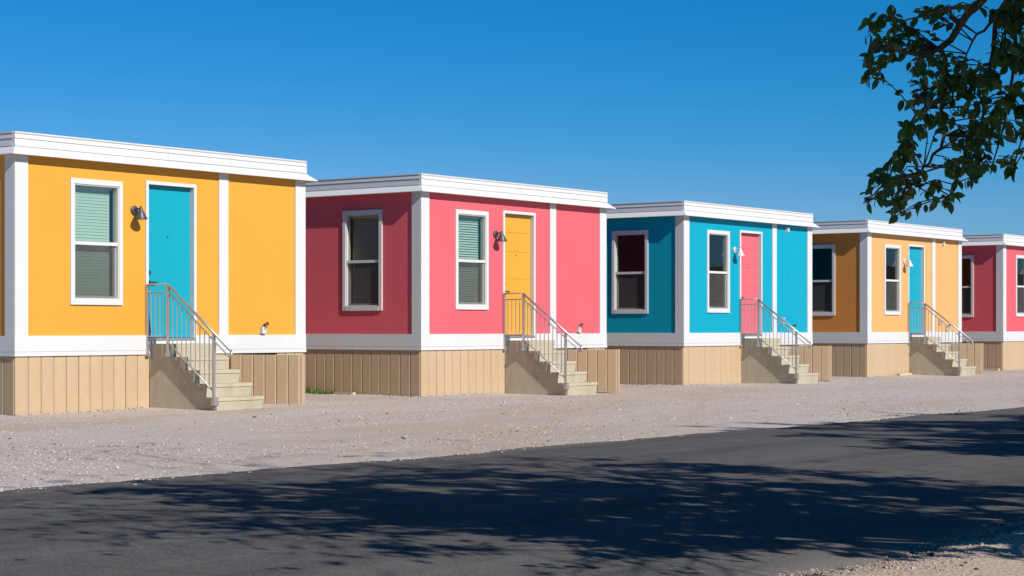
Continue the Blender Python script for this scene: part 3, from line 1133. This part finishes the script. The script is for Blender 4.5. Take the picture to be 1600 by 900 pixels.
house(4, 'wall_rose', 'wall_rose', 'door_yellow', 'lamp_white', 'rose red cottage at the end of the row beyond the peach one',
      'beige concrete stairs in front of the rose red end cottage', 'white cone wall lamp on the rose red end cottage', 0, 1, 0)


# ---------------------------------------------------------------- trees on the near side of the road
def leaf_template():
    # ovate leaf, 1 long, folded along the midrib and curled
    st = [(0, 0), (0.18, 0.19), (0.45, 0.29), (0.75, 0.21), (1.0, 0)]
    vs, fs = [], []
    for t, w in st:
        zc = -0.22 * t * t
        if w == 0:
            vs.append((t, 0, zc))
        else:
            vs += [(t, -w, zc + 0.07), (t, 0, zc), (t, w, zc + 0.07)]
    fs = [(0, 1, 2), (0, 2, 3), (1, 4, 5, 2), (2, 5, 6, 3), (4, 7, 8, 5), (5, 8, 9, 6), (7, 10, 8), (8, 10, 9)]
    return vs, fs


LV, LF = leaf_template()


def leaf_matrix(p, d, size, rr):
    d = Vector(d).normalized()
    q = d.to_track_quat('X', 'Z')
    return Matrix.Translation(p) @ q.to_matrix().to_4x4() @ Matrix.Rotation(rr.uniform(-1.4, 1.4), 4, 'X') @ Matrix.Scale(size, 4)


def leaves_mesh(name, mats):
    base = np.array(LV)
    M = np.array([[list(r_) for r_ in m] for m in mats])
    P = np.einsum('nij,kj->nki', M[:, :3, :3], base) + M[:, None, :3, 3]
    k = len(LV)
    fs = []
    for i in range(len(mats)):
        fs += [tuple(j + i * k for j in f) for f in LF]
    me = bpy.data.meshes.new(name)
    me.from_pydata(P.reshape(-1, 3).tolist(), [], fs)
    me.materials.append(MATS['leaf'])
    return me


def in_frame(p, margin=40):
    q = to_px(p)
    return q is not None and -margin < q[0] < 1600 + margin and -margin < q[1] < 900 + margin


def rand_dir(rr):
    while True:
        d = Vector((rr.uniform(-1, 1), rr.uniform(-1, 1), rr.uniform(-1, 1)))
        if 0.05 < d.length < 1:
            return d.normalized()


def make_tree(label, base, height, spread, seed, n_limb, leaf_n, lsize, lean=(0, 0), top_sparse=0.5, low=0.33, bare=(), jit=0.10):
    rr = random.Random(seed)
    tree = link('shade_tree', None, None, base)
    tag(tree, label, 'tree', 'trees along the near roadside')
    wood = MB()
    base = Vector(base)
    tips = []
    fork = Vector((lean[0] * 0.2, lean[1] * 0.2, height * low))
    wood.tube([(0, 0, -0.1), (0.01, 0.01, 0.12), fork * 0.5 + Vector((0.05, -0.03, 0)), fork], [height * 0.040, height * 0.030, height * 0.025, height * 0.023], 12)

    def grow(p, d, length, rad, level):
        pts, rads = [p.copy()], [rad]
        n = 5
        dd = d.copy()
        for i in range(n):
            dd = (dd + rand_dir(rr) * 0.22 + Vector((0, 0, 0.03 if level < 2 else -0.05))).normalized()
            q = pts[-1] + dd * (length / n)
            if in_frame(q + base):
                break
            pts.append(q)
            rads.append(rad * (1 - 0.62 * (i + 1) / n))
        if len(pts) < 2:
            return
        wood.tube(pts, rads, 7 if level < 2 else 5, cap=False)
        if level >= 3:
            tips.append(pts)
            return
        kids = {0: 5, 1: 5, 2: 5}[level]
        for k in range(kids):
            i = min(len(pts) - 1, 1 + int((k + 1) / kids * (len(pts) - 1)))
            out = (dd * 0.7 + rand_dir(rr) * 0.9).normalized()
            grow(pts[i], out, length * rr.uniform(0.5, 0.72), rads[i] * 0.62, level + 1)
    for i in range(n_limb):
        a = 2 * math.pi * (i + rr.uniform(-0.3, 0.3)) / n_limb
        el = rr.uniform(0.25, 1.15)
        d = Vector((math.cos(a) * math.cos(el) + lean[0] * 0.25, math.sin(a) * math.cos(el) + lean[1] * 0.25, math.sin(el))).normalized()
        grow(fork, d, spread * rr.uniform(0.55, 0.8), height * 0.013, 0)
    nt_tips = len(tips)
    for d in bare:                         # leafless limbs
        grow(fork, Vector(d).normalized(), spread * (0.85 if d[2] < 0.88 else 1.1), height * 0.010, 0)
    bare_tips = tips[nt_tips:]
    del tips[nt_tips:]
    link('trunk', wood.mesh('trunk', 'bark', True), tree)
    mats = []
    zs = sorted(t[-1].z for t in tips)
    zhi = zs[int(len(zs) * 0.66)]
    per = max(2, int(leaf_n / max(1, len(tips))))
    for t in tips:
        cnt = per
        if t[-1].z > zhi:
            cnt = int(per * top_sparse)
        for k in range(cnt):
            s = rr.uniform(0.1, 1.0) * (len(t) - 1)
            i = min(int(s), len(t) - 2)
            p = t[i].lerp(t[i + 1], s - i) + rand_dir(rr) * rr.uniform(0.0, jit)
            if in_frame(p + base, 30):
                continue
            d = rand_dir(rr) + Vector((0, 0, -0.4))
            mats.append(leaf_matrix(p, d, lsize * rr.uniform(0.7, 1.25), rr))
    for t in bare_tips:
        for k in range(rr.choice([0, 1, 2, 4])):
            p = t[-1] + rand_dir(rr) * 0.05
            if not in_frame(p + base, 30):
                mats.append(leaf_matrix(p, rand_dir(rr), lsize * rr.uniform(0.6, 1.0), rr))
    cr = link('crown', leaves_mesh('crown', mats), tree)
    cr['kind'] = 'stuff'
    return tree, tips


T1 = (8.7, 0.7, 0)
tree1, tips1 = make_tree('broadleaf tree with boughs hanging over the road in front of the peach cottage', T1, 5.6, 3.1, 11, 7, 42000, 0.105, (0.2, 0.5), 0.12, bare=[(-0.9, 0.28, 0.5), (-0.75, 0.1, 0.75), (-0.85, 0.45, 0.85), (-0.4, 0.3, 0.9), (-0.15, 0.35, 1.0), (0.1, 0.3, 1.0), (0.25, 0.1, 1.0)])
make_tree('broadleaf tree at the roadside casting the far shadow across the asphalt', (18.0, -2.6, 0), 6.4, 4.0, 23, 12, 75000, 0.165, (0.2, 0.5), 0.6, jit=0.17)

# the bough of the first tree that hangs into the picture (pixel, pixel, depth)
rr = random.Random(5)
ZB = 8.3
SK = [
    [(1760, -190, 7.5), (1640, -90, 7.9), (1560, -22, 8.2), (1528, 8, 8.3), (1498, 42, 8.3), (1468, 76, 8.3), (1432, 84, 8.2), (1398, 78, 8.2), (1374, 60, 8.1), (1362, 84, 8.1), (1360, 112, 8.1)],
    [(1640, -90, 7.9), (1590, -20, 8.2), (1556, 24, 8.3), (1538, 48, 8.35), (1520, 64, 8.4), (1506, 100, 8.4), (1500, 130, 8.4)],
    [(1468, 76, 8.3), (1478, 100, 8.3), (1474, 150, 8.3), (1472, 192, 8.3), (1470, 232, 8.3), (1452, 256, 8.25), (1436, 272, 8.2), (1414, 296, 8.15), (1400, 322, 8.1), (1396, 338, 8.1)],
    [(1436, 272, 8.2), (1404, 280, 8.1), (1374, 294, 8.0), (1350, 310, 8.0)],
    [(1474, 150, 8.3), (1446, 168, 8.4), (1424, 190, 8.4), (1414, 222, 8.4)],
    [(1556, 24, 8.3), (1552, 80, 8.4), (1544, 130, 8.5), (1536, 180, 8.5), (1520, 232, 8.5), (1500, 272, 8.45), (1484, 306, 8.4)],
    [(1590, -20, 8.2), (1586, 50, 8.5), (1582, 120, 8.6), (1570, 190, 8.6), (1556, 240, 8.6), (1548, 272, 8.6)],
    [(1700, -60, 8.2), (1640, 60, 8.4), (1610, 150, 8.5), (1596, 220, 8.5), (1582, 268, 8.5)],
    [(1528, 8, 8.3), (1490, 12, 8.2), (1456, 18, 8.2), (1420, 30, 8.1), (1396, 34, 8.1)],
]
wood = MB()
nodes = []
for br in SK:
    P3 = [from_px(*q) for q in br]
    n = len(P3)
    # finer, slightly wandering path
    pts, rads = [], []
    r0 = 0.026 if br is SK[0] else 0.012
    for i in range(n - 1):
        for t in (0, 0.5):
            q = P3[i].lerp(P3[i + 1], t) + rand_dir(rr) * (0.012 if t else 0)
            pts.append(q)
            rads.append(max(0.0035, r0 * (1 - 0.92 * (i + t) / (n - 1))))
    pts.append(P3[-1])
    rads.append(0.003)
    wood.tube(pts, rads, 7, cap=False)
    nodes += [p for p in pts if in_frame(p, 30)]
# join the bough to the trunk
fork = Vector(T1) + Vector((0.02, 0.05, 1.85))
j0, j1 = from_px(*SK[0][0]), from_px(*SK[7][0])
wood.tube([fork, fork.lerp(j0, 0.4) + Vector((0, 0, 0.45)), fork.lerp(j0, 0.75) + Vector((0, 0, 0.35)), j0], [0.075, 0.062, 0.05, 0.034], 9, cap=False)
wood.tube([fork.lerp(j0, 0.4) + Vector((0, 0, 0.45)), fork.lerp(j1, 0.7) + Vector((0, 0, 0.3)), j1], [0.045, 0.03, 0.017], 8, cap=False)

CL = [(1375, 50, 25, 28, 40), (1362, 98, 17, 30, 30), (1402, 34, 24, 18, 26), (1455, 20, 28, 18, 32), (1430, 78, 36, 18, 36), (1374, 122, 12, 14, 9),
      (1452, 118, 34, 22, 46), (1425, 188, 20, 28, 30), (1452, 162, 28, 34, 52), (1414, 206, 13, 26, 22), (1480, 198, 18, 25, 16), (1502, 128, 27, 30, 42),
      (1545, 120, 30, 36, 66), (1582, 62, 22, 50, 62), (1562, 14, 36, 15, 38), (1592, 150, 14, 50, 40), (1550, 190, 36, 36, 78), (1540, 240, 36, 30, 66),
      (1576, 256, 18, 20, 14), (1502, 275, 23, 20, 30), (1484, 308, 15, 13, 16), (1402, 256, 24, 13, 22), (1385, 286, 27, 17, 38), (1366, 306, 18, 14, 22),
      (1402, 314, 18, 17, 24), (1426, 286, 13, 11, 10), (1397, 336, 9, 8, 7), (1350, 314, 8, 6, 5), (1600, 90, 20, 60, 40), (1620, 180, 20, 60, 40), (1610, 20, 30, 30, 40)]
lm = []
for (cx, cy, rx, ry, n) in CL:
    n = int(n * 1.2)
    cnt = max(1, round(n / 5))
    for k in range(cnt):
        a, q = rr.uniform(0, 6.283), math.sqrt(rr.random())
        tip = from_px(cx + rx * q * math.cos(a), cy + ry * q * math.sin(a), ZB + rr.uniform(-0.3, 0.3))
        nb = min(nodes, key=lambda p: (p - tip).length + rr.uniform(0, 0.03)) if nodes else tip
        mid = nb.lerp(tip, 0.55) + Vector((0, 0, 0.02)) + rand_dir(rr) * 0.02
        path = [nb, mid, tip]
        wood.tube(path, [0.0035, 0.0028, 0.0018], 5, cap=False)
        m_ = round(n / cnt) + 1
        for j in range(m_):
            s = 0.35 + 0.65 * (j + rr.random()) / m_
            p = (nb.lerp(mid, s / 0.5) if s < 0.5 else mid.lerp(tip, (s - 0.5) / 0.5)) + rand_dir(rr) * 0.008
            d = (tip - nb).normalized() * 0.5 + rand_dir(rr) * 0.9 + Vector((0, 0, -0.45))
            lm.append(leaf_matrix(p, d, rr.uniform(0.036, 0.066), rr))
lo = link('bough', wood.mesh('bough', 'bark', True), tree1)
lo.matrix_parent_inverse = Matrix.Translation(T1).inverted()


def shown(m):
    q = to_px(m.translation)
    return q is not None and 0 < q[0] < 1600 and 0 < q[1] < 900


vis = [m for m in lm if shown(m)]
vis.sort(key=lambda m: -m.to_scale()[0])
single, rest = vis[:300], vis[300:] + [m for m in lm if not shown(m)]
lme = bpy.data.meshes.new('leaf')
lme.from_pydata(LV, [], LF)
lme.materials.append(MATS['leaf'])
for p in lme.polygons:
    p.use_smooth = True
inv = Matrix.Translation(T1).inverted()
for m in single:
    o = link('leaf', lme, tree1)
    o.matrix_parent_inverse = inv
    o.matrix_basis = m
lo = link('bough_foliage', leaves_mesh('bough_foliage', rest), tree1)
lo.matrix_parent_inverse = inv
lo['kind'] = 'stuff'

# ---------------------------------------------------------------- small things on the ground
# weeds by the pink house's side skirting
gr = MB()
rr = random.Random(9)
hx1 = U0 + PITCH
for i in range(900):
    d = 1.75 + 2.2 * rr.random() ** 1.3
    x = hx1 - 0.05 - abs(rr.gauss(0, 0.10))
    y = V0 + d
    hgt = rr.uniform(0.03, 0.11) * (1.1 if d > 2 else 0.7)
    a, b = rr.uniform(0, 6.28), rr.uniform(0.01, 0.05)
    z = float(ground_z(x, y)) - 0.005
    wx, wy = 0.004 * math.cos(a + 1.57), 0.004 * math.sin(a + 1.57)
    tx, ty = x + b * math.cos(a), y + b * math.sin(a)
    gr.add([(x - wx, y - wy, z), (x + wx, y + wy, z), ((x + tx) / 2 + wx, (y + ty) / 2 + wy, z + hgt * 0.65), ((x + tx) / 2 - wx, (y + ty) / 2 - wy, z + hgt * 0.65), (tx, ty, z + hgt)],
           [(0, 1, 2, 3), (3, 2, 4)])
o = link('weeds', gr.mesh('weeds', 'weed_green'))
o['kind'] = 'stuff'
tag(o, 'low green weeds growing along the coral pink cottage\'s skirting', 'weeds')


def plank(x, y, rot, l, w, t, label):
    b = MB()
    b.prism([(-l / 2, -w / 2), (l / 2, -w / 2 + 0.006), (l / 2 + 0.01, w / 2), (-l / 2 + 0.008, w / 2)], 2, 0, t)
    z = float(ground_z(x, y))
    o = link('plank', b.mesh('plank', 'bare_wood'), None, (x, y, z - 0.004), (0, 0, rot))
    return tag(o, label, 'plank')


plank(hx1 - 0.09, V0 + 1.50, R(88), 0.42, 0.06, 0.04, 'short pale plank lying beside the weeds at the coral pink cottage')
plank(U0 + 3 * PITCH + 1.75, V0 - 0.10, R(2), 0.75, 0.07, 0.045, 'pale plank lying along the front skirting of the peach cottage')
plank(U0 + 4 * PITCH - 0.10, V0 + 0.9, R(90), 1.7, 0.08, 0.06, 'long pale plank lying along the side of the rose red cottage')


def stone(x, y, s, seed, label, mat='dark_stone'):
    rr = random.Random(seed)
    bm = bmesh.new()
    bmesh.ops.create_icosphere(bm, subdivisions=2, radius=1)
    for v in bm.verts:
        k = 1 + 0.28 * noise.noise(v.co * 1.7 + Vector((seed, 0, 0)))
        v.co = Vector((v.co.x * s * 1.3 * k, v.co.y * s * k, v.co.z * s * 0.55 * k))
    me = bpy.data.meshes.new('stone')
    bm.to_mesh(me)
    bm.free()
    me.materials.append(MATS[mat])
    o = link('stone', me, None, (x, y, float(ground_z(x, y)) + s * 0.3), (0, 0, rr.uniform(0, 6)))
    return tag(o, label, 'stone', 'dark stones on the near shoulder')


for i, (x_, y_, s) in enumerate([(1455, 870, 0.017), (1388, 876, 0.013), (1555, 865, 0.009), (1526, 892, 0.011), (1525, 866, 0.008), (1330, 896, 0.011)]):
    p = ground_px(x_, y_, 0.01)
    stone(p.x, p.y, s, 30 + i, 'small dark brown stone on the sandy shoulder of the road')
